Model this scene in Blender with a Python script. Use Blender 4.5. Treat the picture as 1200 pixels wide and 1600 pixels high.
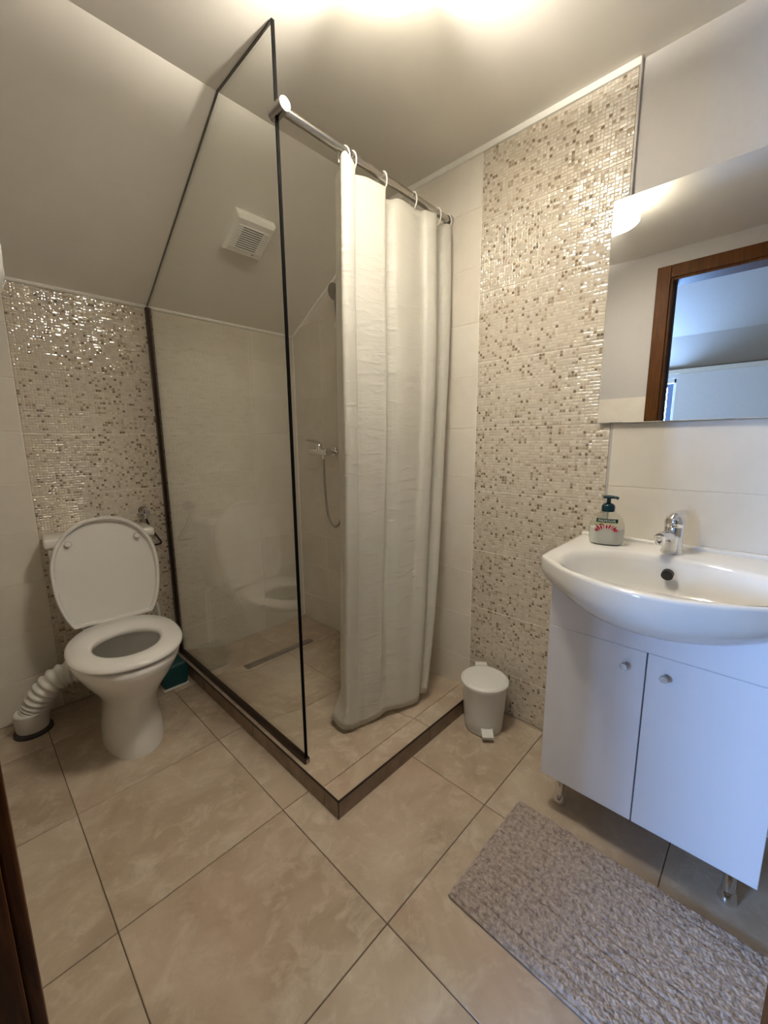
import bpy, bmesh, math, random
from mathutils import Vector, Matrix
from math import sin, cos, pi, radians, sqrt
for o in list(bpy.data.objects): bpy.data.objects.remove(o, do_unlink=True)
random.seed(7)
scene = bpy.context.scene
C = scene.collection

# ------------------------------------------------------------------ camera
CAMZ = 1.136
cam_d = bpy.data.cameras.new('camera'); cam = bpy.data.objects.new('camera', cam_d); C.objects.link(cam)
cam_d.sensor_fit = 'HORIZONTAL'; cam_d.sensor_width = 36.0; cam_d.lens = 642.52 / 1200 * 36.0
cam_d.clip_start = 0.01
_r = Vector((0.69198429, -0.72185622, -0.00901833)); _d = Vector((-0.12707224, -0.10949748, -0.98583110)); _f = Vector((0.71064083, 0.68332561, -0.16749842))
m = Matrix.Identity(4)
for i in range(3):
    m[i][0] = _r[i]; m[i][1] = -_d[i]; m[i][2] = -_f[i]
m[2][3] = CAMZ
cam.matrix_world = m
scene.camera = cam

# ------------------------------------------------------------------ world, daylight, exposure
scene.view_settings.view_transform = 'Standard'
scene.view_settings.look = 'None'
scene.view_settings.exposure = 0.13
scene.view_settings.gamma = 1.0
scene.view_settings.use_curve_mapping = False
w = bpy.data.worlds.new('sky'); scene.world = w; w.use_nodes = True
w.node_tree.nodes['Background'].inputs[0].default_value = (0.16, 0.33, 0.85, 1)
w.node_tree.nodes['Background'].inputs[1].default_value = 0.7

def area(name, loc, target, sx, sy, power, col):
    d = bpy.data.lights.new(name, 'AREA'); d.shape = 'RECTANGLE'; d.size = sx; d.size_y = sy; d.energy = power; d.color = col
    o = bpy.data.objects.new(name, d); C.objects.link(o); o.location = loc
    o.rotation_euler = (Vector(target) - Vector(loc)).to_track_quat('-Z', 'Z').to_euler()
    return o
# daylight entering by the two windows of the room outside the bathroom door
area('daylight_window_far', (-2.93, 1.47, 1.42), (0, 1.47, 1.42), 0.62, 0.85, 250, (0.28, 0.50, 1.0))
area('daylight_window_side', (-1.35, 2.83, 1.45), (-1.35, 0, 1.45), 1.0, 0.9, 58, (0.56, 0.72, 1.0))
LAMP_SHADE = 74.0      # emission of the glass shade
LAMP_BULB = 38       # watts of the bulb over the shade
LAMP_COL = (1.0, 0.94, 0.84)

# ------------------------------------------------------------------ constants (metres)
XR = 1.488      # right wall tile face
YB = 2.170      # back wall tile face
XL = -0.020     # left wall face
YF = -0.42      # front wall face
ZC = 2.198      # flat ceiling
ZK = 1.755      # knee height of the back wall
YC = 1.369      # crease of the slope
SL = (ZC - ZK) / (YB - YC)
def zslope(y): return ZC if y < YC else ZC - (y - YC) * SL
DY0, DY1, DZ = -0.135, 0.575, 2.05   # door opening

# ------------------------------------------------------------------ node helpers
class G:
    def __init__(s, name):
        s.m = bpy.data.materials.new(name); s.m.use_nodes = True; s.t = s.m.node_tree
        s.b = s.t.nodes['Principled BSDF']; s.out = s.t.nodes['Material Output']
    def n(s, typ, **kw):
        x = s.t.nodes.new(typ)
        for k, v in kw.items(): setattr(x, k, v)
        return x
    def put(s, sock, v):
        if isinstance(v, bpy.types.NodeSocket): s.t.links.new(v, sock)
        elif v is not None: sock.default_value = v
    def math(s, op, a, b=None, c=None, clamp=False):
        x = s.n('ShaderNodeMath', operation=op, use_clamp=clamp)
        for i, v in enumerate((a, b, c)): s.put(x.inputs[i], v)
        return x.outputs[0]
    def mix(s, f, a, b):
        x = s.n('ShaderNodeMix', data_type='RGBA'); s.put(x.inputs[0], f); s.put(x.inputs[6], a); s.put(x.inputs[7], b); return x.outputs[2]
    def mixf(s, f, a, b):
        x = s.n('ShaderNodeMix', data_type='FLOAT'); s.put(x.inputs[0], f); s.put(x.inputs[2], a); s.put(x.inputs[3], b); return x.outputs[0]
    def ramp(s, f, stops, interp='LINEAR'):
        x = s.n('ShaderNodeValToRGB'); x.color_ramp.interpolation = interp; e = x.color_ramp.elements
        while len(e) < len(stops): e.new(0.5)
        for i, (p, c) in enumerate(stops): e[i].position = p; e[i].color = (*c, 1)
        s.put(x.inputs[0], f); return x.outputs[0]
    def noise(s, vec, scale, detail=3, rough=0.5, dim='3D', dist=0.0):
        x = s.n('ShaderNodeTexNoise', noise_dimensions=dim); s.put(x.inputs['Vector'], vec)
        x.inputs['Scale'].default_value = scale; x.inputs['Detail'].default_value = detail; x.inputs['Roughness'].default_value = rough; x.inputs['Distortion'].default_value = dist
        return x.outputs[0]
    def obj(s): return s.n('ShaderNodeTexCoord').outputs['Object']
    def uv(s): return s.n('ShaderNodeTexCoord').outputs['UV']
    def rnd(s): return s.n('ShaderNodeObjectInfo').outputs['Random']
    def shifted(s, vec, k=37.0):
        a = s.n('ShaderNodeVectorMath', operation='ADD'); s.put(a.inputs[0], vec)
        r = s.rnd(); cx = s.n('ShaderNodeCombineXYZ')
        s.put(cx.inputs[0], s.math('MULTIPLY', r, k)); s.put(cx.inputs[1], s.math('MULTIPLY', r, k * 1.7)); s.put(cx.inputs[2], s.math('MULTIPLY', r, k * 0.6))
        s.put(a.inputs[1], cx.outputs[0]); return a.outputs[0]
    def bump(s, h, strength=0.3, dist=0.01):
        x = s.n('ShaderNodeBump'); s.put(x.inputs['Height'], h); x.inputs['Strength'].default_value = strength; x.inputs['Distance'].default_value = dist
        s.t.links.new(x.outputs[0], s.b.inputs['Normal'])
    def set(s, **kw):
        names = dict(col='Base Color', rough='Roughness', metal='Metallic', spec='Specular IOR Level', ior='IOR', trans='Transmission Weight', coat='Coat Weight', crough='Coat Roughness', sheen='Sheen Weight', em='Emission Color', ems='Emission Strength', alpha='Alpha')
        for k, v in kw.items():
            if isinstance(v, tuple) and len(v) == 3: v = (*v, 1)
            s.put(s.b.inputs[names[k]], v)
        return s
def lin(r, g, b):
    f = lambda c: (c / 255 / 12.92) if c / 255 <= 0.04045 else ((c / 255 + 0.055) / 1.055) ** 2.4
    return (f(r), f(g), f(b))
M = {}
def simple(name, col, rough=0.5, metal=0.0, var=0.06, bump=0.0, scale=30, **kw):
    g = G(name); n = g.noise(g.obj(), scale, 3)
    c2 = tuple(c * (1 - var) for c in col)
    g.set(col=g.ramp(n, [(0.3, c2), (0.7, col)]), rough=rough, metal=metal, **kw)
    if bump: g.bump(n, bump, 0.002)
    M[name] = g.m; return g.m

# paints, plastics, metals
simple('paint', lin(192, 187, 181), 0.62, var=0.025, bump=0.05, scale=60)
simple('paint_ceiling', lin(240, 234, 222), 0.50, var=0.03, bump=0.06, scale=9)
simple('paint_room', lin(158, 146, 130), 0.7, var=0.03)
simple('paint_far_lit', lin(238, 240, 242), 0.7, var=0.03)  # lighter copy of the room paint, daylight on the far wall put into colour
simple('grout', lin(238, 231, 216), 0.8, var=0.1, bump=0.3, scale=300)
simple('grout_floor', lin(104, 86, 68), 0.85, var=0.2, bump=0.3, scale=300)
simple('caulk', lin(245, 241, 230), 0.45, var=0.04)
simple('ceramic', lin(236, 232, 224), 0.07, var=0.015, coat=0.3)
simple('seat_plastic', lin(232, 228, 220), 0.17, var=0.015)
simple('white_plastic', lin(236, 234, 226), 0.30, var=0.02)
simple('fan_plastic', lin(248, 244, 234), 0.38, var=0.03)
simple('fan_dark', lin(40, 30, 26), 0.6, var=0.2)
simple('pipe_plastic', lin(230, 226, 216), 0.35, var=0.04)
simple('rubber', lin(66, 60, 55), 0.7, var=0.2)
simple('lacquer', lin(236, 234, 236), 0.22, var=0.01)
simple('gap_dark', lin(52, 50, 54), 0.7, var=0.1)
simple('chrome', (0.80, 0.79, 0.77), 0.07, 1.0, var=0.03)
simple('steel', (0.52, 0.50, 0.47), 0.24, 1.0, var=0.1, scale=120)
simple('drain_steel', (0.34, 0.30, 0.27), 0.38, 1.0, var=0.2, scale=120)
simple('bronze', lin(62, 46, 36), 0.35, 0.6, var=0.2, scale=50)
simple('glass_edge', lin(10, 8, 7), 0.6, var=0.2, spec=0.06)
simple('edge_trim', lin(52, 40, 32), 0.4, 0.3, var=0.2)
simple('teal', lin(10, 74, 78), 0.35, var=0.15)
simple('black', lin(14, 14, 15), 0.4, var=0.2)
simple('pump_green', lin(10, 52, 58), 0.25, var=0.1)
simple('label_green', lin(20, 74, 48), 0.5, var=0.1)
simple('label_white', lin(238, 240, 234), 0.5, var=0.02)
simple('label_lime', lin(200, 205, 130), 0.5, var=0.05)
simple('petal_red', lin(206, 42, 66), 0.5, var=0.25, scale=200)
simple('petal_pink', lin(232, 130, 140), 0.5, var=0.2, scale=200)
simple('liquid', lin(222, 222, 216), 0.25, var=0.03)
simple('water', (0.30, 0.31, 0.33), 0.03, var=0.02)
simple('bin_plastic', lin(226, 224, 216), 0.28, var=0.02)
simple('room_floor', lin(150, 120, 90), 0.5, var=0.2)
simple('facade', lin(225, 222, 216), 0.8, var=0.1)
simple('ring_plastic', lin(242, 240, 232), 0.25, var=0.02)

def wood():
    g = G('wood'); o = g.obj(); mp = g.n('ShaderNodeMapping'); g.put(mp.inputs[0], o); mp.inputs['Scale'].default_value = (14, 14, 1.2)
    n = g.noise(mp.outputs[0], 6, 5, 0.6, dist=0.6)
    g.set(col=g.ramp(n, [(0.25, lin(58, 33, 12)), (0.55, lin(86, 51, 20)), (0.8, lin(102, 64, 28))]), rough=0.5, spec=0.12)
    g.bump(n, 0.12, 0.002); M['wood'] = g.m
wood()
def floor_tile():
    g = G('floor_tile'); v = g.shifted(g.obj())
    n1 = g.noise(v, 3.2, 6, 0.62, dist=0.8); n2 = g.noise(v, 16, 5, 0.65, dist=0.5); n3 = g.noise(v, 1.6, 2)
    c = g.ramp(n1, [(0.30, lin(164, 145, 122)), (0.45, lin(178, 160, 138)), (0.58, lin(190, 174, 152)), (0.72, lin(204, 190, 168))])
    c = g.mix(g.math('MULTIPLY', g.math('SUBTRACT', n2, 0.5, clamp=True), 2.6, clamp=True), c, (*lin(216, 204, 184), 1))
    c = g.mix(g.math('MULTIPLY', g.math('SUBTRACT', n3, 0.52, clamp=True), 2.2, clamp=True), c, (*lin(180, 148, 126), 1))
    g.set(col=c, rough=g.mixf(n2, 0.30, 0.46), spec=0.45); g.bump(n2, 0.10, 0.003); M['floor_tile'] = g.m
floor_tile()
def riser():
    g = G('riser_tile'); v = g.shifted(g.obj()); n = g.noise(v, 18, 4)
    g.set(col=g.ramp(n, [(0.3, lin(118, 98, 80)), (0.7, lin(148, 126, 104))]), rough=0.45); M['riser_tile'] = g.m
riser()
def wall_tile():
    g = G('wall_tile'); v = g.shifted(g.obj()); n = g.noise(v, 5, 5, 0.6, dist=0.4)
    g.set(col=g.ramp(n, [(0.3, lin(222, 213, 197)), (0.7, lin(232, 225, 211))]), rough=0.24, spec=0.4); g.bump(g.noise(v, 9, 3), 0.05, 0.004); M['wall_tile'] = g.m
wall_tile()
def mosaic():
    g = G('mosaic_tile'); c = 0.25 / 24
    sp = g.n('ShaderNodeSeparateXYZ'); g.put(sp.inputs[0], g.uv())
    off = g.math('FLOOR', g.math('MULTIPLY', g.rnd(), 400.0))
    u = g.math('DIVIDE', sp.outputs[0], c); v = g.math('DIVIDE', sp.outputs[1], c)
    iu, iv = g.math('FLOOR', u), g.math('FLOOR', v)
    u2 = g.math('DIVIDE', u, 2.0); iu2 = g.math('FLOOR', u2)
    def wn(a, b, k):
        x = g.n('ShaderNodeTexWhiteNoise', noise_dimensions='3D'); cc = g.n('ShaderNodeCombineXYZ')
        g.put(cc.inputs[0], g.math('ADD', a, 0.5)); g.put(cc.inputs[1], g.math('ADD', b, 0.5)); g.put(cc.inputs[2], g.math('ADD', off, k)); g.put(x.inputs[0], cc.outputs[0]); return x
    mrg = g.math('GREATER_THAN', wn(iu2, iv, 3.5).outputs[0], 0.62)
    cu = g.mixf(mrg, iu, g.math('ADD', iu2, 300.0)); fu = g.mixf(mrg, g.math('FRACT', u), g.math('FRACT', u2)); fv = g.math('FRACT', v)
    r = wn(cu, iv, 11.5)
    rs = g.n('ShaderNodeSeparateColor'); g.put(rs.inputs[0], r.outputs[1])
    col = g.ramp(r.outputs[0], [(0.0, lin(128, 110, 88)), (0.06, lin(158, 139, 115)), (0.13, lin(182, 166, 143)), (0.24, lin(200, 187, 166)), (0.40, lin(210, 199, 180)), (0.72, lin(220, 211, 194))], 'CONSTANT')
    # elongated cells stay pale
    col = g.mix(mrg, col, g.mix(0.8, col, (*lin(212, 202, 184), 1)))
    eu = g.math('MULTIPLY', g.math('MINIMUM', fu, g.math('SUBTRACT', 1.0, fu)), g.mixf(mrg, 1.0, 2.0))
    ev = g.math('MINIMUM', fv, g.math('SUBTRACT', 1.0, fv))
    e = g.math('MINIMUM', eu, ev)
    edge = g.math('DIVIDE', e, 0.16, clamp=True)
    soft = g.math('POWER', edge, 0.6)
    col = g.mix(edge, (*lin(206, 194, 174), 1), col)
    tilt = g.math('ADD', g.math('MULTIPLY', g.math('SUBTRACT', rs.outputs[0], 0.5), g.math('SUBTRACT', fu, 0.5)), g.math('MULTIPLY', g.math('SUBTRACT', rs.outputs[1], 0.5), g.math('SUBTRACT', fv, 0.5)))
    dome = g.math('MULTIPLY', g.math('MULTIPLY', g.math('MULTIPLY', fu, g.math('SUBTRACT', 1.0, fu)), g.math('MULTIPLY', fv, g.math('SUBTRACT', 1.0, fv))), 3.2)
    h = g.math('ADD', g.math('ADD', g.math('MULTIPLY', soft, 0.6), g.math('MULTIPLY', tilt, 1.9)), dome)
    g.set(col=col, rough=0.06, spec=1.0); g.bump(h, 0.65, 0.0018); M['mosaic'] = g.m
mosaic()
def glass():
    g = G('screen_glass'); t = g.t; t.nodes.remove(g.b)
    tr = g.n('ShaderNodeBsdfTransparent'); tr.inputs[0].default_value = (0.982, 0.988, 0.974, 1)
    gl = g.n('ShaderNodeBsdfGlossy'); gl.inputs['Roughness'].default_value = 0.02
    n = g.noise(g.obj(), 8, 2); g.put(gl.inputs[0], g.ramp(n, [(0, (0.9, 0.9, 0.88)), (1, (1, 1, 1))]))
    fr = g.n('ShaderNodeFresnel'); g.put(fr.inputs[0], g.mixf(g.n('ShaderNodeNewGeometry').outputs['Backfacing'], 1.62, 1 / 1.62))
    mx = g.n('ShaderNodeMixShader'); g.put(mx.inputs[0], fr.outputs[0]); g.put(mx.inputs[1], tr.outputs[0]); g.put(mx.inputs[2], gl.outputs[0])
    t.links.new(mx.outputs[0], g.out.inputs[0]); M['screen_glass'] = g.m
glass()
def bottle_glass():
    g = G('bottle_clear'); n = g.noise(g.obj(), 20, 2)
    t = g.t; t.nodes.remove(g.b)
    tr = g.n('ShaderNodeBsdfTransparent'); g.put(tr.inputs[0], g.ramp(n, [(0, (0.88, 0.89, 0.86)), (1, (0.95, 0.95, 0.93))]))
    gl = g.n('ShaderNodeBsdfGlossy'); gl.inputs['Roughness'].default_value = 0.06
    fr = g.n('ShaderNodeFresnel'); g.put(fr.inputs[0], g.mixf(g.n('ShaderNodeNewGeometry').outputs['Backfacing'], 1.45, 1 / 1.45))
    mx = g.n('ShaderNodeMixShader'); g.put(mx.inputs[0], fr.outputs[0]); g.put(mx.inputs[1], tr.outputs[0]); g.put(mx.inputs[2], gl.outputs[0])
    t.links.new(mx.outputs[0], g.out.inputs[0]); M['bottle_clear'] = g.m
bottle_glass()
def mirror_mat():
    g = G('mirror_silver'); n = g.noise(g.obj(), 5, 2)
    g.set(col=g.ramp(n, [(0, (0.90, 0.91, 0.91)), (1, (0.93, 0.94, 0.94))]), rough=0.0, metal=1.0); M['mirror'] = g.m
mirror_mat()
def curtain_mat():
    g = G('curtain_vinyl'); t = g.t; o = g.obj()
    n = g.noise(o, 3, 2)
    mp = g.n('ShaderNodeMapping'); g.put(mp.inputs[0], o); mp.inputs['Scale'].default_value = (10, 10, 34)
    cr = g.noise(mp.outputs[0], 1.2, 4, 0.6, dist=0.6)
    col = g.ramp(n, [(0.3, lin(226, 221, 206)), (0.7, lin(234, 230, 217))])
    g.set(col=col, rough=0.38, spec=0.35); g.bump(g.math('POWER', cr, 3.0), 0.45, 0.013)
    tl = g.n('ShaderNodeBsdfTranslucent'); g.put(tl.inputs[0], col)
    mx = g.n('ShaderNodeMixShader'); mx.inputs[0].default_value = 0.28; g.put(mx.inputs[1], g.b.outputs[0]); g.put(mx.inputs[2], tl.outputs[0])
    t.links.new(mx.outputs[0], g.out.inputs[0]); M['curtain'] = g.m
curtain_mat()
def mat_mat():
    g = G('mat_chenille'); n = g.noise(g.obj(), 90, 3, 0.6); n2 = g.noise(g.obj(), 7, 2)
    c = g.ramp(n, [(0.32, lin(138, 124, 115)), (0.5, lin(174, 160, 150)), (0.7, lin(196, 183, 172))])
    g.set(col=g.mix(g.math('MULTIPLY', n2, 0.3), c, (*lin(160, 142, 128), 1)), rough=0.95, spec=0.1, sheen=0.3); g.bump(n, 0.6, 0.004); M['mat'] = g.m
mat_mat()
def emit(name, col, strength, nscale=60):
    g = G(name); n = g.noise(g.obj(), nscale, 2)
    g.set(col=(0.9, 0.88, 0.8), rough=0.25, em=g.ramp(n, [(0.3, tuple(c * 0.8 for c in col)), (0.7, col)]), ems=strength); M[name] = g.m
emit('shade_glow', LAMP_COL, LAMP_SHADE)
emit('rim_glow', LAMP_COL, LAMP_SHADE * 0.05)

# ------------------------------------------------------------------ mesh helpers
def new(): return bmesh.new()
def box(bm, x0, x1, y0, y1, z0, z1):
    v = [bm.verts.new((x, y, z)) for z in (z0, z1) for y in (y0, y1) for x in (x0, x1)]
    for f in ((0, 2, 3, 1), (4, 5, 7, 6), (0, 1, 5, 4), (2, 6, 7, 3), (0, 4, 6, 2), (1, 3, 7, 5)): bm.faces.new([v[i] for i in f])
def bevel(bm, r, seg=2):
    bmesh.ops.bevel(bm, geom=list(bm.edges), offset=r, segments=seg, profile=0.6, affect='EDGES', clamp_overlap=True)
def bbox(x0, x1, y0, y1, z0, z1, r=0.002, seg=2):
    bm = new(); box(bm, x0, x1, y0, y1, z0, z1); bevel(bm, r, seg); return bm
def loft(bm, rings, cap0=True, cap1=True, closed=True):
    vs = [[bm.verts.new(p) for p in r] for r in rings]; n = len(rings[0])
    for a, b in zip(vs, vs[1:]):
        for i in range(n if closed else n - 1):
            j = (i + 1) % n; bm.faces.new((a[i], a[j], b[j], b[i]))
    if cap0: bm.faces.new(vs[0][::-1])
    if cap1: bm.faces.new(vs[-1])
    return vs
def lathe(bm, prof, c=(0, 0, 0), n=32, cap0=True, cap1=True, sx=1, sy=1):
    loft(bm, [[(c[0] + r * cos(2 * pi * i / n) * sx, c[1] + r * sin(2 * pi * i / n) * sy, c[2] + z) for i in range(n)] for r, z in prof], cap0, cap1)
def frame(t):
    t = t.normalized(); a = Vector((0, 0, 1)) if abs(t.z) < 0.9 else Vector((1, 0, 0))
    u = t.cross(a).normalized(); return u, t.cross(u).normalized()
def tube(bm, pts, r, n=10, caps=True, rf=None):
    pts = [Vector(p) for p in pts]; rings = []; u = None
    for i, p in enumerate(pts):
        t = (pts[min(i + 1, len(pts) - 1)] - pts[max(i - 1, 0)]).normalized()
        if u is None: u, v = frame(t)
        else:
            u = (u - t * u.dot(t)).normalized(); v = t.cross(u).normalized()
        rr = rf(i / (len(pts) - 1)) if rf else r
        rings.append([tuple(p + (u * cos(2 * pi * k / n) + v * sin(2 * pi * k / n)) * rr) for k in range(n)])
    loft(bm, rings, caps, caps)
def cyl(bm, a, b, r, n=20, r2=None):
    a, b = Vector(a), Vector(b); u, v = frame(b - a); r2 = r if r2 is None else r2
    loft(bm, [[tuple(p + (u * cos(2 * pi * k / n) + v * sin(2 * pi * k / n)) * rr) for k in range(n)] for p, rr in ((a, r), (b, r2))])
def crom(P, k):
    P = [Vector(p) for p in P]; out = []
    for i in range(len(P) - 1):
        a, b, c, d = P[max(i - 1, 0)], P[i], P[i + 1], P[min(i + 2, len(P) - 1)]
        for j in range(k):
            t = j / k; out.append(0.5 * ((2 * b) + (c - a) * t + (2 * a - 5 * b + 4 * c - d) * t * t + (3 * b - a - 3 * c + d) * t ** 3))
    out.append(P[-1]); return out
def obj(name, bm, mat, parent=None, smooth=False, loc=None, angle=40):
    bmesh.ops.recalc_face_normals(bm, faces=list(bm.faces))
    me = bpy.data.meshes.new(name); bm.to_mesh(me); bm.free()
    me.materials.append(M[mat])
    if smooth:
        for p in me.polygons: p.use_smooth = True
        me.set_sharp_from_angle(angle=radians(angle))
    o = bpy.data.objects.new(name, me); C.objects.link(o)
    if loc: o.location = loc
    if parent: o.parent = parent
    return o
def link_mesh(name, me, parent, loc=(0, 0, 0)):
    o = bpy.data.objects.new(name, me); C.objects.link(o); o.location = loc; o.parent = parent; return o
def tag(o, label, cat, group=None):
    o['label'] = label; o['category'] = cat
    if group: o['group'] = group
    return o
def struct(o, label=None):
    o['kind'] = 'structure'
    if label: o['label'] = label
    return o
def thing(name, label, cat, loc=(0, 0, 0), rz=0, group=None):
    o = bpy.data.objects.new(name, None); C.objects.link(o); o.location = loc; o.rotation_euler = (0, 0, rz); o.empty_display_size = 0.05
    return tag(o, label, cat, group)
def rel(bm, loc):  # build in world coordinates, store relative to the thing's base
    bmesh.ops.translate(bm, vec=-Vector(loc), verts=list(bm.verts)); return bm

# flat pieces (tiles): polygon in (u, v), extruded along the wall normal, chamfered, uv in metres
ORI = {'floor': lambda u, v, n: (u, v, n), 'right': lambda u, v, n: (-n, u, v), 'back': lambda u, v, n: (u, -n, v), 'left': lambda u, v, n: (n, u, v), 'front': lambda u, v, n: (u, n, v),
       'riser_front': lambda u, v, n: (u, -n, v), 'riser_left': lambda u, v, n: (-n, u, v)}
_cache = {}
def piece(name, poly, ori, mat, parent, origin, thick=0.006, cham=0.0012, height=None):
    """poly: list of (u,v) in metres, local to its first corner; origin: world point of local 0"""
    key = (name, tuple((round(a, 4), round(b, 4)) for a, b in poly), ori, mat, thick)
    if height is None and key in _cache: return link_mesh(name, _cache[key], parent, origin)
    f = ORI[ori]; k = len(poly)
    cu = sum(p[0] for p in poly) / k; cv = sum(p[1] for p in poly) / k
    def inset(p):
        d = sqrt((p[0] - cu) ** 2 + (p[1] - cv) ** 2) or 1; s = max(0.0, 1 - 1.4 * cham / d); return (cu + (p[0] - cu) * s, cv + (p[1] - cv) * s)
    hh = height or (lambda u, v: 0.0)
    ins = [inset(p) for p in poly]
    rings = [[(p, hh(*p) - thick) for p in poly], [(p, hh(*p) - cham) for p in poly], [(p, hh(*p)) for p in ins]]
    verts, uvs = [], []
    for r in rings:
        for (p, n) in r: verts.append(f(p[0], p[1], n)); uvs.append(p)
    faces = []
    for a in (0, 1):
        for i in range(k): faces.append((a * k + i, a * k + (i + 1) % k, (a + 1) * k + (i + 1) % k, (a + 1) * k + i))
    faces.append(tuple(2 * k + i for i in range(k)))
    me = bpy.data.meshes.new(name); me.from_pydata(verts, [], faces)
    uvl = me.uv_layers.new(name='UVMap')
    for l in me.loops: uvl.data[l.index].uv = uvs[l.vertex_index]
    bm = bmesh.new(); bm.from_mesh(me); bmesh.ops.recalc_face_normals(bm, faces=list(bm.faces)); 
    # open back: make sure the face of the tile looks along +n
    bm.faces.ensure_lookup_table(); nn = Vector(f(0, 0, 1)); 
    if bm.faces[-1].normal.dot(nn) < 0: bmesh.ops.reverse_faces(bm, faces=list(bm.faces))
    bm.to_mesh(me); bm.free()
    me.materials.append(M[mat])
    if height is None: _cache[key] = me
    return link_mesh(name, me, parent, origin)
def clip(poly, a, b, c):  # keep a*u+b*v<=c
    out = []
    for i in range(len(poly)):
        p, q = poly[i], poly[(i + 1) % len(poly)]; dp = a * p[0] + b * p[1] - c; dq = a * q[0] + b * q[1] - c
        if dp <= 0: out.append(p)
        if (dp < 0 < dq) or (dq < 0 < dp):
            t = dp / (dp - dq); out.append((p[0] + (q[0] - p[0]) * t, p[1] + (q[1] - p[1]) * t))
    return out
def levels(lo, hi, ref, pitch):
    k = math.ceil((lo - ref) / pitch + 0.02); L = [lo]
    while ref + k * pitch < hi - 0.004: L.append(ref + k * pitch); k += 1
    return L + [hi]
GR = 0.0028
def tiles(name, mat, ori, parent, us, vs, base, clips=(), g=GR):
    for u0, u1 in zip(us, us[1:]):
        for v0, v1 in zip(vs, vs[1:]):
            P = [(u0 + g / 2, v0 + g / 2), (u1 - g / 2, v0 + g / 2), (u1 - g / 2, v1 - g / 2), (u0 + g / 2, v1 - g / 2)]
            for cl in clips: P = clip(P, *cl)
            if len(P) < 3: continue
            ar = abs(sum(P[i][0] * P[(i + 1) % len(P)][1] - P[(i + 1) % len(P)][0] * P[i][1] for i in range(len(P)))) / 2
            if ar < 2e-4: continue
            o0 = P[0] if not clips else (u0 + g / 2, v0 + g / 2)
            piece(name, [(a - o0[0], b - o0[1]) for a, b in P], ori, mat, parent, base(*o0))

# ------------------------------------------------------------------ floor
bm = new(); box(bm, XL - 0.13, XR + 0.12, YF - 0.1, YB + 0.12, -0.12, -0.0025)
floor = struct(obj('floor', bm, 'grout_floor'), 'beige stone-look tile floor with thin dark joints')
TP = 0.4497
xs = [XL - 0.13, 0.130, 0.130 + TP, 0.130 + 2 * TP, 0.130 + 3 * TP, XR]
ys = [YF, 0.559 - 2 * TP + 0.0 if False else 0.559 - TP * 1, 0.559, 0.559 + TP, 0.559 + 2 * TP, 0.559 + 3 * TP, YB]
ys = [YF, 0.109, 0.559, 1.009, 1.462, 1.912, YB]
tiles('floor_tile', 'floor_tile', 'floor', floor, xs, ys, lambda u, v: (u, v, 0), g=0.0024)

# ------------------------------------------------------------------ walls and ceiling
def wall(name, bm, mat='paint', label=None): return struct(obj(name, bm, mat), label)
def slab_profile(name, x0, x1, prof, mat):  # prof in (y,z), extruded along x
    bm = new(); loft(bm, [[(x, y, z) for y, z in prof] for x in (x0, x1)]); return bm
# right wall follows the slope
rp = [(YF - 0.1, -0.12), (YB + 0.12, -0.12), (YB + 0.12, ZK), (YB, ZK + 0.0), (YC, ZC), (YC, ZC + 0.02), (YF - 0.1, ZC + 0.02)]
wr = wall('wall_right', slab_profile('w', XR + 0.009, XR + 0.12, rp, 'paint'), label='right wall, cream tiles, mosaic strip and white paint above the mirror')
TILE_TOP = 1.394
def backing(name, x0, x1, prof, parent):
    bm = new(); loft(bm, [[(x, y, z) for y, z in prof] for x in (x0, x1)]); return obj(name, bm, 'grout', parent)
backing('grout_bed', XR + 0.0015, XR + 0.009, [(0.409, 0), (YB, 0), (YB, ZK), (YC, ZC), (0.409, ZC)], wr)
backing('grout_bed', XR + 0.0015, XR + 0.009, [(YF, 0), (0.409, 0), (0.409, TILE_TOP), (YF, TILE_TOP)], wr)
slope_clip = (SL, 1.0, ZK + SL * YB - 0.004)
pv = levels(0.0, 2.195, 1.189, 0.2025)
tiles('wall_tile', 'wall_tile', 'right', wr, [0.909, 1.409, 1.909, YB], pv, lambda u, v: (XR, u, v), clips=[slope_clip])
tiles('wall_tile', 'wall_tile', 'right', wr, [YF, -0.091, 0.409], levels(0.0, TILE_TOP, 1.189, 0.2025), lambda u, v: (XR, u, v))
mv = levels(0.0, 2.195, 1.189, 0.2525)
tiles('mosaic_tile', 'mosaic', 'right', wr, [0.409, 0.909], mv, lambda u, v: (XR, u, v))
# back wall
bm = new(); box(bm, XL - 0.13, XR + 0.12, YB + 0.009, YB + 0.12, -0.12, ZK + 0.05)
wb = wall('wall_back', bm, label='low back wall of cream tiles with a mosaic strip behind the toilet')
bm = new(); box(bm, XL, XR + 0.001, YB + 0.0015, YB + 0.009, 0, ZK); obj('grout_bed', bm, 'grout', wb)
tiles('wall_tile', 'wall_tile', 'back', wb, [XL, 0.2045], levels(0.0, ZK - 0.002, 1.189, 0.2025), lambda u, v: (u, YB, v))
tiles('mosaic_tile', 'mosaic', 'back', wb, [0.2045, 0.7045], levels(0.0, ZK - 0.002, 1.183, 0.2525), lambda u, v: (u, YB, v))
tiles('wall_tile', 'wall_tile', 'back', wb, [0.7045, 1.2045, XR], levels(0.0, ZK - 0.002, 1.189, 0.2025), lambda u, v: (u, YB, v))
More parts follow.
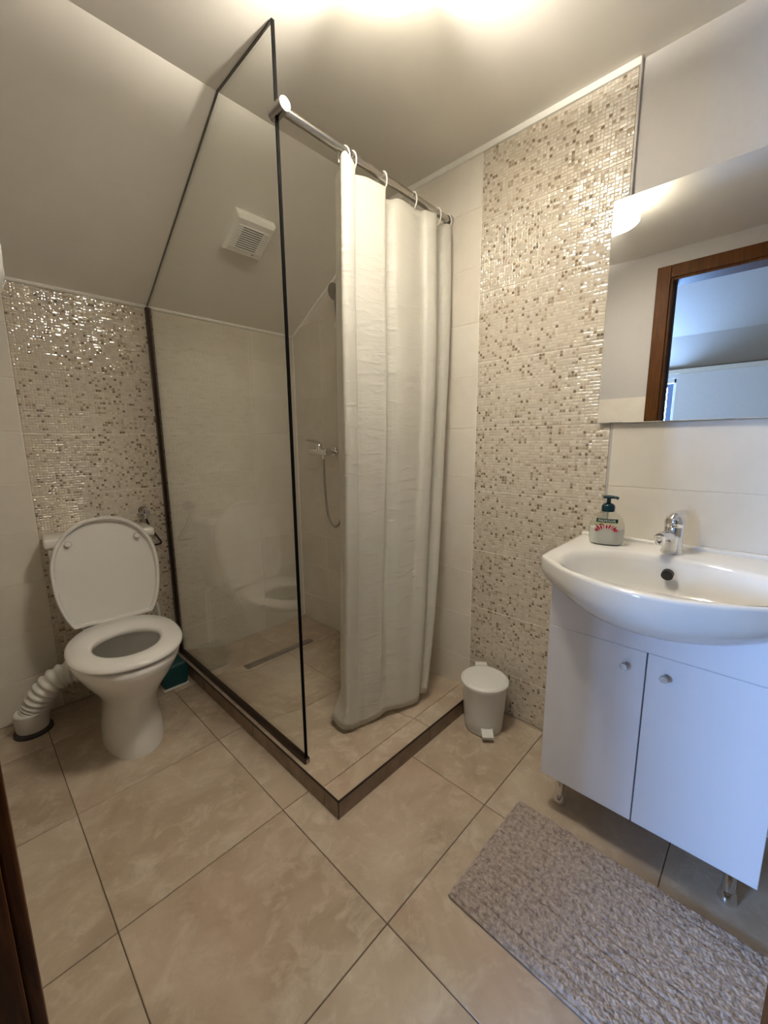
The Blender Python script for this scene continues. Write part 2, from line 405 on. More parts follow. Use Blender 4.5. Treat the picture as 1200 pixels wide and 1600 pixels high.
# left wall with the doorway
bm = new()
box(bm, XL - 0.13, XL - 0.009, DY1, YB + 0.12, -0.12, ZC + 0.02)
box(bm, XL - 0.13, XL - 0.009, YF - 0.1, DY0, -0.12, ZC + 0.02)
box(bm, XL - 0.13, XL - 0.009, DY0, DY1, DZ, ZC + 0.02)
wl = wall('wall_left', bm, label='left wall with the doorway, tiled low and painted above')
for a, b in ((DY1, YB), (YF, DY0)):
    bm = new(); box(bm, XL - 0.009, XL - 0.0015, a, b, 0, TILE_TOP); obj('grout_bed', bm, 'grout', wl)
pl_ = levels(0.0, TILE_TOP, 1.189, 0.2025)
tiles('wall_tile', 'wall_tile', 'left', wl, [DY1, 0.95, 1.45, 1.95, YB], pl_, lambda u, v: (XL, u, v))
tiles('wall_tile', 'wall_tile', 'left', wl, [YF, DY0], pl_, lambda u, v: (XL, u, v))
# front wall
bm = new(); box(bm, XL - 0.13, XR + 0.12, YF - 0.1, YF, -0.12, ZC + 0.02); wall('wall_front', bm, label='plain painted wall behind the open door')
# ceiling: flat part and slope in one
cp = [(YF - 0.1, ZC), (YC, ZC), (YB + 0.12, zslope(YB + 0.12)), (YB + 0.12, zslope(YB + 0.12) + 0.14), (YC, ZC + 0.14), (YF - 0.1, ZC + 0.14)]
struct(obj('ceiling', slab_profile('c', XL - 0.13, XR + 0.12, cp, 'paint'), 'paint_ceiling'), 'flat ceiling bending into a slope over the toilet and shower')
# trims: white beads between tile and slope, cornice strip along the right wall
def bead(name, pts, r, label, mat='caulk'):
    bm = new(); tube(bm, pts, r, 8); return struct(obj(name, bm, mat, smooth=True), label)
bead('trim_1', [(XL, YB - 0.001, ZK - 0.001), (XR, YB - 0.001, ZK - 0.003)], 0.0085, 'white bead along the top of the back wall tiles')
bead('trim_2', [(XR - 0.001, YC, ZC - 0.003), (XR - 0.001, YB, ZK - 0.003)], 0.0075, 'white bead running up the slope on the right wall')
bm = bbox(XR - 0.007, XR + 0.01, 0.404, YC + 0.01, ZC - 0.020, ZC + 0.003, 0.004); struct(obj('trim_3', bm, 'caulk'), 'white strip under the ceiling along the mosaic wall')
bead('trim_4', [(XR - 0.001, YB - 0.001, 0.02), (XR - 0.001, YB - 0.001, ZK)], 0.006, 'pale bead in the shower corner')
bm = bbox(XR - 0.0015, XR + 0.009, 0.4035, 0.4095, 0.0, ZC - 0.018, 0.0008, 1); struct(obj('trim_5', bm, 'paint'), 'thin edge strip beside the mosaic column')

# ------------------------------------------------------------------ door: lining, casing and the leaf opened into the bathroom
door = thing('door_1', 'brown wooden door frame with the leaf swung open', 'door'); del door['category']; struct(door)
lx0, lx1 = XL - 0.13, XL
def wbox(name, *a, r=0.003, mat='wood', parent=door): return obj(name, bbox(*a, r=r), mat, parent)
wbox('jamb', lx0, lx1 + 0.0, DY1 - 0.022, DY1 + 0.01, 0, DZ + 0.0)
wbox('jamb', lx0, lx1 + 0.0, DY0 - 0.01, DY0 + 0.022, 0, DZ + 0.0)
wbox('lintel', lx0, lx1, DY0 + 0.022, DY1 - 0.022, DZ - 0.022, DZ + 0.01)
for xa, xb in ((XL, XL + 0.014), (XL - 0.144, XL - 0.13)):
    wbox('casing', xa, xb, DY1 - 0.010, DY1 + 0.058, 0, DZ + 0.058)
    wbox('casing', xa, xb, DY0 - 0.058, DY0 + 0.012, 0, DZ + 0.058)
    wbox('casing', xa, xb, DY0 + 0.012, DY1 - 0.012, DZ - 0.010, DZ + 0.058)
wbox('door_stop', lx0 + 0.03, lx0 + 0.07, DY1 - 0.027, DY1 - 0.022, 0, DZ - 0.022, mat='rubber')
# leaf in local coordinates: hinge at origin, along +x
leaf = obj('leaf', bbox(0, 0.66, -0.04, 0.0, 0.018, 2.02, 0.003), 'wood', door)
leaf.location = (XL + 0.02, DY0 + 0.022, 0); leaf.rotation_euler = (0, 0, radians(4.4))
for s in (1,):
    bm = new(); cyl(bm, (0.60, 0.0, 1.02), (0.60, 0.05, 1.02), 0.011); cyl(bm, (0.605, 0.045, 1.02), (0.49, 0.045, 1.02), 0.009); obj('handle', bm, 'steel', leaf, True)

# ------------------------------------------------------------------ the lit room seen through the doorway (in the mirror)
RX = -2.70
bm = new(); box(bm, RX - 0.12, XL - 0.13, -1.4, 2.72, -0.12, 0.0); struct(obj('floor_room', bm, 'room_floor'), 'floor of the bright room outside the door')
W0, W1, WZ0, WZ1 = 0.93, 1.82, 0.95, 1.80
bm = new()
box(bm, RX - 0.12, RX, -1.4, W0, -0.12, 1.90); box(bm, RX - 0.12, RX, W1, 2.72, -0.12, 1.90)
box(bm, RX - 0.12, RX, W0, W1, -0.12, WZ0); box(bm, RX - 0.12, RX, W0, W1, WZ1, 1.90)
wall('wall_far', bm, 'paint_far_lit', 'pale wall with a window, far side of the outer room')
S0, S1 = -1.85, -0.85
bm = new()
box(bm, RX - 0.12, S0, 2.6, 2.72, -0.12, 2.5); box(bm, S1, XL - 0.02, 2.6, 2.72, -0.12, 2.5); box(bm, S0, S1, 2.6, 2.72, -0.12, 1.0); box(bm, S0, S1, 2.6, 2.72, 1.9, 2.5)
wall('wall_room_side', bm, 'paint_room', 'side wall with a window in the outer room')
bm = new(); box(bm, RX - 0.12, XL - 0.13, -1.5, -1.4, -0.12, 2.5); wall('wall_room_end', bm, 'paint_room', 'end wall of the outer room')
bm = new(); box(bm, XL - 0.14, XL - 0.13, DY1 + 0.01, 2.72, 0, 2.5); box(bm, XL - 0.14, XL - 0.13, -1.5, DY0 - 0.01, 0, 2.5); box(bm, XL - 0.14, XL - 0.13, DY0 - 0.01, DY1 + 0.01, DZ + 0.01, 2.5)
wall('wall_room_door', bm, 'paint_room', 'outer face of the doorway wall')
cpr = [(RX - 0.12, 1.89), (RX + 0.0, 1.89), (RX + 0.55, 2.13), (XL - 0.13, 2.48), (XL - 0.13, 2.6), (RX - 0.12, 2.6)]
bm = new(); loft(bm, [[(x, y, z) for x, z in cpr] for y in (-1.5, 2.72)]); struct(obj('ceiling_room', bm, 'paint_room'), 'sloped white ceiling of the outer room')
bm = bbox(RX, RX + 0.035, -1.4, 2.6, 1.845, 1.89, 0.004); struct(obj('trim_6', bm, 'caulk'), 'bright ledge under the sloped ceiling of the outer room')
def window(name, label, a, b, z0, z1, fixed, axis, mull):
    wn = thing(name, label, 'window'); del wn['category']; struct(wn)
    def bb(p0, p1, q0, q1, d0, d1):
        return bbox(d0, d1, p0, p1, q0, q1, 0.004) if axis == 'x' else bbox(p0, p1, d0, d1, q0, q1, 0.004)
    d0, d1 = (fixed - 0.09, fixed - 0.03) if axis == 'x' else (fixed + 0.03, fixed + 0.09)
    t = 0.045
    for r in ((a, b, z0, z0 + t), (a, b, z1 - t, z1), (a, a + t * 0.6, z0, z1), (b - t, b, z0, z1), (mull - 0.025, mull + 0.025, z0, z1)): obj('window_frame', bb(*r, d0, d1), 'white_plastic', wn)
    dm = (d0 + d1) / 2
    for p0, p1 in ((a + t * 0.6, mull - 0.025), (mull + 0.025, b - t)): obj('pane', bb(p0, p1, z0 + t, z1 - t, dm - 0.006, dm + 0.006), 'screen_glass', wn)
window('window_1', 'white framed window in the far wall, blue sky behind', W0, W1, WZ0, WZ1, RX, 'x', 1.12)
window('window_2', 'white framed window in the side wall of the outer room', S0, S1, 1.0, 1.9, 2.6, 'y', -1.35)

# ------------------------------------------------------------------ shower base
TX, TY, TH = 0.678, 0.855, 0.0625
tray = thing('shower_tray', 'raised tiled shower floor with dark edge trim', 'shower tray', (TX, TY, 0))
def th(x, y):
    """height of the shower floor: level front and left rim, falling to the drain"""
    dx = max(0.0, x - (TX + 0.055)); dy = max(0.0, y - (TY + 0.075))
    a = min(1, dx / 0.17); b = min(1, dy / 0.55)
    right = 1 - 0.45 * min(1, max(0, x - 0.9) / 0.55) * min(1, dy / 0.08)
    return 0.012 + (TH - 0.012) * (1 - a * b) * right
bm = new()  # core under the tiles
nx, ny = 30, 30
gx = [TX + 0.008 + (XR - 0.001 - TX - 0.008) * i / nx for i in range(nx + 1)]; gy = [TY + 0.008 + (YB - 0.001 - TY - 0.008) * j / ny for j in range(ny + 1)]
top = [[bm.verts.new((x - TX, y - TY, th(x, y) - 0.0038)) for x in gx] for y in gy]; bot = [[bm.verts.new((x - TX, y - TY, 0.001)) for x in gx] for y in gy]
for j in range(ny):
    for i in range(nx):
        bm.faces.new((top[j][i], top[j][i + 1], top[j + 1][i + 1], top[j + 1][i])); bm.faces.new((bot[j][i], bot[j + 1][i], bot[j + 1][i + 1], bot[j][i + 1]))
for j in range(ny):
    bm.faces.new((top[j][0], top[j + 1][0], bot[j + 1][0], bot[j][0])); bm.faces.new((top[j][nx], bot[j][nx], bot[j + 1][nx], top[j + 1][nx]))
for i in range(nx):
    bm.faces.new((top[0][i], bot[0][i], bot[0][i + 1], top[0][i + 1])); bm.faces.new((top[ny][i], top[ny][i + 1], bot[ny][i + 1], bot[ny][i]))
obj('mortar_bed', bm, 'grout', tray)
def warped_tile(u0, u1, v0, v1):
    bm = new(); g = 0.0015; k = 10
    U = [u0 + g + (u1 - u0 - 2 * g) * i / k for i in range(k + 1)]; V = [v0 + g + (v1 - v0 - 2 * g) * i / k for i in range(k + 1)]
    T = [[bm.verts.new((u - TX, v - TY, th(u, v))) for u in U] for v in V]
    for j in range(k):
        for i in range(k): bm.faces.new((T[j][i], T[j][i + 1], T[j + 1][i + 1], T[j + 1][i]))
    edge = [T[0][i] for i in range(k)] + [T[j][k] for j in range(k)] + [T[k][i] for i in range(k, 0, -1)] + [T[j][0] for j in range(k, 0, -1)]
    low = [bm.verts.new((e.co.x, e.co.y, e.co.z - 0.005)) for e in edge]
    for i in range(len(edge)): j = (i + 1) % len(edge); bm.faces.new((edge[i], low[i], low[j], edge[j]))
    o = obj('tray_tile', bm, 'floor_tile', tray, True)
tu = [TX + 0.002, 1.130, XR - 0.001]; tv = [TY + 0.002, 0.932, 1.350, 1.800, YB - 0.001]
for a, b in zip(tu, tu[1:]):
    for c, d in zip(tv, tv[1:]): warped_tile(a, b, c, d)
for a, b in zip([TX, 1.130], [1.130, XR - 0.001]): piece('riser_tile', [(0.0015, 0), (b - a - 0.0015, 0), (b - a - 0.0015, TH - 0.006), (0.0015, TH - 0.006)], 'riser_front', 'riser_tile', tray, (a - TX, 0, 0), 0.008)
rv = [TY, 0.925, 1.375, 1.825, YB - 0.001]
for a, b in zip(rv, rv[1:]): piece('riser_tile', [(0.0015, 0), (b - a - 0.0015, 0), (b - a - 0.0015, TH - 0.006), (0.0015, TH - 0.006)], 'riser_left', 'riser_tile', tray, (0, a - TY, 0), 0.008)
et = 0.0035
obj('edge_trim', rel(bbox(TX - 0.001, XR - 0.001, TY - 0.001, TY + et, TH - 0.0055, TH + 0.0012, 0.0008, 1), (TX, TY, 0)), 'edge_trim', tray)
obj('edge_trim', rel(bbox(TX - 0.001, TX + et, TY - 0.001, YB - 0.001, TH - 0.0055, TH + 0.0012, 0.0008, 1), (TX, TY, 0)), 'edge_trim', tray)
obj('edge_trim', rel(bbox(TX - 0.0015, TX + 0.0015, TY - 0.0015, TY + 0.0015, 0.0, TH - 0.004, 0.0006, 1), (TX, TY, 0)), 'edge_trim', tray)
# linear drain
dz = th(1.1, 1.85) + 0.0022
dr = thing('linear_drain', 'narrow steel drain slot set in the shower floor', 'drain', (1.10, 1.845, dz))
bm = bbox(-0.205, 0.205, -0.021, 0.021, -0.002, 0.0025, 0.001); obj('frame', bm, 'drain_steel', dr)
bm = bbox(-0.198, 0.198, -0.015, 0.015, 0.0022, 0.0036, 0.0006, 1); obj('grate', bm, 'drain_steel', dr)

# ------------------------------------------------------------------ glass screen
GX0, GX1, GY0 = 0.700, 0.708, 1.056
scr = thing('shower_screen', 'clear glass shower screen reaching the sloped ceiling', 'shower screen', (0.704, 1.6, TH))
L0 = (0.704, 1.6, TH)
prof = [(GY0 + 0.0, TH + 0.012), (YB - 0.004, TH + 0.012), (YB - 0.004, ZK - 0.004), (YC - 0.002, ZC - 0.004), (GY0, ZC - 0.004)]
bm = new(); loft(bm, [[(x, y, z) for y, z in prof] for x in (GX0, GX1)]); obj('glass_pane', rel(bm, L0), 'screen_glass', scr)
def prof_bar(name, x0, x1, pr, mat):
    bm = new(); loft(bm, [[(x, y, z) for y, z in pr] for x in (x0, x1)]); return obj(name, rel(bm, L0), mat, scr)
prof_bar('edge_strip', GX0 - 0.0005, GX1 + 0.0005, [(GY0 - 0.004, TH + 0.004), (GY0 + 0.0005, TH + 0.004), (GY0 + 0.0005, ZC - 0.002), (GY0 - 0.004, ZC - 0.002)], 'glass_edge')
e = 0.0035
prof_bar('top_seal', GX0 + 0.001, GX1 - 0.001, [(GY0 - 0.002, ZC - e), (YC - 0.003, ZC - e), (YC - 0.001, ZC - 0.0005), (GY0 - 0.002, ZC - 0.0005)], 'bronze')
prof_bar('slope_seal', GX0 + 0.001, GX1 - 0.001, [(YC - 0.003, ZC - e), (YB - 0.002, ZK - e), (YB - 0.002, ZK), (YC - 0.001, ZC - 0.001)], 'bronze')
obj('wall_channel', rel(bbox(GX0 - 0.007, GX1 + 0.007, YB - 0.022, YB - 0.0005, TH, ZK - 0.006, 0.001, 1), L0), 'bronze', scr)
obj('floor_channel', rel(bbox(GX0 - 0.006, GX1 + 0.006, GY0 - 0.008, YB - 0.022, TH + 0.0005, TH + 0.020, 0.001, 1), L0), 'bronze', scr)
bm = new(); cyl(bm, (0.704, GY0 - 0.010, TH + 0.010), (0.704, GY0 - 0.008, TH + 0.010), 0.007, 12); obj('end_screw', rel(bm, L0), 'steel', scr)

# ------------------------------------------------------------------ curtain rod, rings, curtain
RZ, RR = 1.996, 0.0125
rod = thing('curtain_rod', 'brushed steel curtain rod clamped to the glass', 'curtain rod', (0.704, GY0, RZ))
bm = new(); cyl(bm, (0.012, -0.012, 0), (XR - 0.704 - 0.001, -0.004, 0), RR, 24); obj('tube', bm, 'steel', rod, True)
bm = new(); cyl(bm, (0.004, -0.036, 0.0), (0.004, 0.022, 0.0), 0.0175, 28); bevel(bm, 0.0012, 1); obj('clamp', bm, 'steel', rod, True)
bm = new(); cyl(bm, (0.004, -0.0365, 0.0), (0.004, -0.035, 0.0), 0.0165, 28); obj('clamp_cap', bm, 'ring_plastic', rod, True)
bm = new(); cyl(bm, (0.004, -0.038, 0.0), (0.004, -0.036, 0.0), 0.003, 12); obj('screw', bm, 'steel', rod, True)
bm = new(); cyl(bm, (XR - 0.704 - 0.018, -0.004, 0), (XR - 0.704 - 0.0005, -0.004, 0), 0.020, 28); bevel(bm, 0.002, 1); obj('wall_flange', bm, 'steel', rod, True)
topc = [(1.010, 1.135), (.966, 1.130), (.950, 1.112), (.930, 1.070), (.908, 1.036), (.926, 1.022), (.957, 1.028), (.966, 1.052), (.985, 1.050), (1.035, 1.040), (1.085, 1.028), (1.097, 1.040), (1.104, 1.075), (1.130, 1.095), (1.150, 1.070), (1.170, 1.050), (1.22, 1.042), (1.285, 1.040), (1.303, 1.022), (1.33, 1.008), (1.357, 1.020), (1.370, 1.055), (1.39, 1.085), (1.41, 1.060), (1.428, 1.030), (1.45, 1.020), (1.468, 1.040), (1.470, 1.075), (1.455, 1.10)]
botc = [(.985, 1.190), (.965, 1.180), (.945, 1.155), (.920, 1.115), (.905, 1.078), (.912, 1.063), (.930, 1.060), (.955, 1.058), (.975, 1.052), (1.00, 1.045), (1.03, 1.036), (1.045, 1.033), (1.06, 1.032), (1.075, 1.030), (1.09, 1.024), (1.11, 1.016), (1.13, 1.008), (1.16, 1.000), (1.185, 0.990), (1.205, 0.984), (1.222, 0.984), (1.236, 0.990), (1.248, 1.000), (1.258, 0.992), (1.268, 0.982), (1.280, 0.985), (1.285, 1.005), (1.280, 1.035), (1.262, 1.06)]
tp, bp = crom([(x, y, 0) for x, y in topc], 5), crom([(x, y, 0) for x, y in botc], 5)
NV = 70; ZT = 1.962
bm = new(); rows = []
for j in range(NV + 1):
    v = j / NV; wv = v ** 2.1; row = []
    for i, (a, b) in enumerate(zip(tp, bp)):
        u = i / (len(tp) - 1)
        ztop = ZT + (0.022 * max(0, 1 - abs(u - 0.165) / 0.06)) - 0.006 * sin(u * 40) ** 2
        zb = 0.066 + 0.022 * max(0, u - 0.35) + 0.006 * sin(u * 17)
        p = a.lerp(b, wv); p.y = a.y + (b.y - a.y) * v ** 1.15
        # bottom corner spreads on the tray, slight sway in between
        p.y += 0.012 * sin(v * 7 + u * 5) * v * (1 - v) * 2
        fl = max(0.0, (v - 0.95) / 0.05) ** 1.5
        if u < 0.17: p.x -= 0.085 * fl * (1 - u / 0.17); p.y -= 0.02 * fl * (1 - u / 0.17)
        row.append(bm.verts.new((p.x, p.y, ztop + (zb - ztop) * v)))
    rows.append(row)
for a, b in zip(rows, rows[1:]):
    for i in range(len(a) - 1): bm.faces.new((a[i], a[i + 1], b[i + 1], b[i]))
cur = obj('shower_curtain', bm, 'curtain', None, True, angle=180)
tag(cur, 'white vinyl shower curtain pushed to the right end of the rod', 'shower curtain')
sm = cur.modifiers.new('thickness', 'SOLIDIFY'); sm.thickness = 0.0009
rlab = ['first curtain ring from the glass, almost edge on above the first fold', 'second curtain ring from the glass, beside the first fold', 'third curtain ring from the glass, at the dark fold', 'white curtain ring on the rod over the wide flat fold', 'white curtain ring second from the wall end of the rod', 'white curtain ring nearest the wall end of the rod']
for k, (x, a) in enumerate(((0.930, 72), (0.962, 8), (1.098, -4), (1.252, -6), (1.395, 0), (1.462, 4))):
    bm = new(); pts = []
    for i in range(29):
        t = radians(-62 + i * (332 / 28)); pts.append((0.0, 0.0185 * cos(t + 0.6), -0.014 + 0.030 * sin(t + 0.6) if sin(t + 0.6) < 0 else -0.014 + 0.029 * sin(t + 0.6)))
    tube(bm, pts, 0.0022, 8)
    r_ = obj('curtain_ring', bm, 'ring_plastic', None, True); r_.location = (x, GY0 - 0.009, RZ); r_.rotation_euler = (0, 0, radians(a * 0.35))
    tag(r_, rlab[k], 'curtain ring', 'white rings on the curtain rod')

# ------------------------------------------------------------------ shower mixer and hand shower
mx = thing('shower_mixer', 'chrome lever mixer on the shower wall', 'mixer tap', (XR, 1.862, 1.085))
bm = new(); cyl(bm, (-0.062, -0.075, 0), (-0.062, 0.085, 0), 0.020, 24); bevel(bm, 0.003, 2); obj('body', bm, 'chrome', mx, True)
for y in (-0.062, 0.07):
    bm = new(); cyl(bm, (-0.055, y, 0), (0, y, 0), 0.011); obj('wall_union', bm, 'chrome', mx, True)
    bm = new(); cyl(bm, (-0.012, y, 0), (0, y, 0), 0.027, 24); bevel(bm, 0.003, 2); obj('flange', bm, 'chrome', mx, True)
bm = new(); cyl(bm, (-0.062, 0.0, 0.01), (-0.068, 0.0, 0.045), 0.021, 24, 0.018); bevel(bm, 0.002, 1); obj('cartridge', bm, 'chrome', mx, True)
bm = new(); tube(bm, crom([(-0.066, 0, 0.045), (-0.09, 0, 0.058), (-0.125, 0, 0.062), (-0.155, 0, 0.066)], 5), 0.007, 10, rf=lambda t: 0.010 - 0.006 * t); obj('lever', bm, 'chrome', mx, True)
bm = new(); cyl(bm, (-0.062, -0.03, -0.036), (-0.062, -0.03, -0.012), 0.009); obj('hose_nut', bm, 'chrome', mx, True)
hs = thing('hand_shower', 'hand shower with grey hose hung beside the curtain', 'hand shower', (XR, 1.672, 1.72))
pts = crom([(-0.062, 0.160, -0.673), (-0.062, 0.158, -0.80), (-0.058, 0.142, -0.98), (-0.05, 0.095, -1.050), (-0.042, 0.045, -0.99), (-0.040, 0.035, -0.80), (-0.045, 0.022, -0.55), (-0.055, -0.02, -0.30), (-0.060, -0.006, -0.10), (-0.060, -0.002, -0.03)], 14)
bm = new(); tube(bm, pts, 0.0065, 10); obj('hose', bm, 'steel', hs, True)
bm = new(); cyl(bm, (-0.060, 0, -0.035), (-0.075, 0, 0.12), 0.010, 16, 0.013); obj('handle', bm, 'steel', hs, True)
bm = new(); cyl(bm, (-0.066, 0, 0.155), (-0.094, 0, 0.145), 0.030, 24, 0.040); bevel(bm, 0.004, 2); obj('spray_head', bm, 'steel', hs, True)
bm = new(); tube(bm, [(-0.074, 0, 0.11), (-0.073, 0, 0.135), (-0.070, 0, 0.152)], 0.013, 12); obj('neck', bm, 'steel', hs, True)
hb = thing('shower_bracket', 'small white bracket holding the hand shower', 'bracket', (XR, 1.672, 1.715))
bm = new(); cyl(bm, (-0.001, 0, 0), (-0.048, 0, 0), 0.011, 16); obj('arm', bm, 'chrome', hb, True)
bm = bbox(-0.078, -0.046, -0.018, 0.018, -0.016, 0.016, 0.004); obj('clip', bm, 'white_plastic', hb)

# ------------------------------------------------------------------ extractor fan on the slope
fc = Vector((0.975, 1.718, zslope(1.718)))
fan = thing('extractor_fan', 'square white extractor fan on the sloped ceiling', 'fan', fc)
fan.rotation_euler = (pi - math.atan(SL) * -1.0, 0, 0)
# local frame: +z points out of the slope into the room, +y runs up the slope
fan.rotation_euler = (0, 0, 0)
up = Vector((0, -1, SL)).normalized(); nrm = Vector((0, -SL, -1)).normalized(); rt = up.cross(nrm)
fan.matrix_world = Matrix(((rt.x, up.x, nrm.x, fc.x), (rt.y, up.y, nrm.y, fc.y), (rt.z, up.z, nrm.z, fc.z), (0, 0, 0, 1)))
h = 0.085
bm = new(); loft(bm, [[(sx * s, sy * s, z) for sx, sy in ((-1, -1), (1, -1), (1, 1), (-1, 1))] for s, z in ((h, 0.0), (h, 0.026), (h - 0.010, 0.037))], False, True); obj('housing', bm, 'fan_plastic', fan)
obj('fan_opening', bbox(-0.044, 0.044, -0.050, 0.048, 0.0365, 0.0378, 0.0004, 1), 'fan_dark', fan)
for k in range(11): obj('slat', bbox(-0.066, 0.066, -0.053 + k * 0.0100, -0.0490 + k * 0.0100, 0.036, 0.0415, 0.001, 1), 'fan_plastic', fan)
bm = new(); cyl(bm, (0.040, -0.065, 0.0368), (0.040, -0.065, 0.0382), 0.0032, 12); obj('indicator_light', bm, 'black', fan)
obj('maker_plate', bbox(-0.055, -0.026, -0.0615, -0.0565, 0.0366, 0.0376, 0.0004, 1), 'fan_plastic', fan)

# ------------------------------------------------------------------ ceiling lamp (its bulb lies sideways in a holder)
LX, LY = 0.742, 0.676
lamp = thing('ceiling_lamp', 'lit ceiling lamp with a round glass shade', 'lamp', (LX, LY, ZC))
bm = new(); lathe(bm, [(0.045, -0.012), (0.045, 0.0)], n=32); obj('ceiling_plate', bm, 'white_plastic', lamp, True)
LR = 0.112
bm = new(); lathe(bm, [(LR, -0.099), (LR - 0.006, -0.104), (LR - 0.03, -0.110), (0.05, -0.115), (0.001, -0.116)], n=56, cap0=False, cap1=False)
sh = obj('glass_shade', bm, 'shade_glow', lamp, True, angle=180); s2 = sh.modifiers.new('thickness', 'SOLIDIFY'); s2.thickness = 0.004; s2.offset = 1
bm = new(); lathe(bm, [(LR, -0.064), (LR + 0.003, -0.068), (LR + 0.003, -0.094), (LR, -0.0995)], n=56, cap0=False, cap1=False)
sr = obj('shade_rim', bm, 'rim_glow', lamp, True, angle=180); s3 = sr.modifiers.new('thickness', 'SOLIDIFY'); s3.thickness = 0.003
for a in (20, 140, 260):
    bm = new(); tube(bm, [(LR * cos(radians(a)), LR * sin(radians(a)), -0.068), (0.04 * cos(radians(a)), 0.04 * sin(radians(a)), -0.010)], 0.0018, 8); obj('shade_clip', bm, 'chrome', lamp, True)
dirn = Vector((0.70, 0.72, 0)).normalized()   # the holder sits on the far side of the bulb
bm = new(); cyl(bm, tuple(dirn * 0.034 + Vector((0, 0, -0.060))), tuple(dirn * 0.080 + Vector((0, 0, -0.060))), 0.031, 28); obj('bulb_holder', bm, 'white_plastic', lamp, True)
bm = bbox(-0.055, 0.055, -0.012, 0.012, -0.078, -0.004, 0.002); blk = obj('light_block', bm, 'white_plastic', lamp); blk.location = -dirn * 0.040; blk.rotation_euler = (0, 0, math.atan2(dirn.y, dirn.x) - pi / 2)  # unseen block added to keep bulb light off the near-side ceiling
bl = bpy.data.lights.new('bulb', 'POINT'); bl.energy = LAMP_BULB; bl.color = LAMP_COL; bl.shadow_soft_size = 0.013
bo = bpy.data.objects.new('bulb', bl); C.objects.link(bo); bo.parent = lamp; bo.location = dirn * 0.004 + Vector((0, 0, -0.074))

# ------------------------------------------------------------------ toilet
TL = (0.375, 1.825, 0); TR = radians(-5.5)
def egg(yc, hw, f, b, z, n=56, p=2.15, cx=0.0):
    out = []
    for i in range(n):
        t = 2 * pi * i / n; c, s = cos(t), sin(t)
        out.append((cx + hw * math.copysign(abs(c) ** (2 / p), c), yc + (b if s > 0 else f) * math.copysign(abs(s) ** (2 / p), s), z))
    return out
toi = thing('toilet', 'white ceramic toilet with its seat cover raised', 'toilet', TL, TR)
bm = new()
R_ = [egg(-.03, .106, .218, .20, 0), egg(-.03, .107, .219, .20, .012), egg(-.03, .100, .210, .195, .06), egg(-.03, .092, .200, .19, .12), egg(-.03, .094, .203, .19, .17), egg(-.04, .106, .215, .20, .22),
      egg(-.06, .130, .238, .22, .27), egg(-.08, .155, .262, .25, .32), egg(-.09, .172, .280, .265, .36), egg(-.095, .178, .284, .27, .383), egg(-.095, .177, .283, .27, .395), egg(-.095, .170, .276, .262, .400),
      egg(-.12, .128, .200, .17, .398), egg(-.12, .124, .195, .165, .385), egg(-.12, .126, .195, .165, .36), egg(-.12, .112, .175, .15, .28), egg(-.11, .075, .12, .11, .21), egg(-.10, .05, .08, .075, .175)]
loft(bm, R_, True, True); obj('bowl', bm, 'ceramic', toi, True, angle=60)
bm = new(); loft(bm, [egg(-.102, .052, .082, .077, .1825), egg(-.102, .053, .083, .078, .183)]); obj('water', bm, 'water', toi)
bm = new(); so = dict(yc=-.135, p=2.25); si = dict(yc=-.165, p=2.05)
ring_o = [(.176, .240, .222, .408), (.182, .246, .226, .413), (.182, .246, .226, .420), (.172, .236, .216, .428)]
ring_i = [(.118, .138, .122, .430), (.108, .128, .112, .425), (.105, .125, .109, .416), (.108, .128, .112, .408)]
rr = [egg(-.135, a, f, b, z, 64, 2.25) for a, f, b, z in ring_o] + [egg(-.165, a, f, b, z, 64, 2.05) for a, f, b, z in ring_i]
vs = loft(bm, rr, False, False)
for i in range(64): j = (i + 1) % 64; bm.faces.new((vs[-1][i], vs[-1][j], vs[0][j], vs[0][i]))
seat = obj('seat', bm, 'seat_plastic', toi, True, angle=60)
# cover: local x, height along the cover, thickness towards the front
def lidring(hw, lo, hi, d, n=72):
    out = []; cy = 0.215
    for i in range(n):
        t = 2 * pi * i / n; c, s = cos(t), sin(t); p = 2.15 if s > 0 else 2.3
        x = hw * math.copysign(abs(c) ** (2 / p), c); z = cy + ((hi - cy) if s > 0 else (cy - lo + 0.075)) * math.copysign(abs(s) ** (2 / p), s)
        out.append((x, d, max(lo, z)))
    return out
bm = new()
loft(bm, [lidring(.165, .02, .405, .018), lidring(.180, .004, .424, .012), lidring(.186, -.002, .430, .004), lidring(.186, -.002, .430, -.016), lidring(.182, .002, .426, -.021), lidring(.174, .010, .418, -.019), lidring(.170, .014, .412, .000)])
lid = obj('cover', bm, 'seat_plastic', toi, True, angle=50); lid.location = (0, .104, .420); lid.rotation_euler = (radians(-8), 0, 0)
for x in (-.118, .118):
    bm = new(); cyl(bm, (x, .003, .335), (x, -.016, .335), .0125, 20, .010); bevel(bm, .002, 2); obj('bumper', bm, 'seat_plastic', lid, True)
for x in (-.085, .085):
    bm = new(); cyl(bm, (x - .022, .100, .425), (x + .022, .100, .425), .011, 16); obj('hinge', bm, 'seat_plastic', toi, True)
bm = new(); loft(bm, [[(sx * a, .255 + sy * b, z) for sx, sy in ((-1, -1), (1, -1), (1, 1), (-1, 1))] for a, b, z in ((.150, .070, .400), (.172, .082, .50), (.182, .086, .735))])
bevel(bm, .018, 4); cis = obj('cistern', bm, 'ceramic', toi, True)
bm = new(); box(bm, -.192, .192, .255 - .094, .255 + .080, .737, .775); bevel(bm, .014, 4); obj('cistern_lid', bm, 'ceramic', cis, True)
bm = new(); lathe(bm, [(.020, .775), (.020, .780), (.016, .782)], c=(0, .25, 0), n=24); obj('flush_button', bm, 'chrome', cis, True)
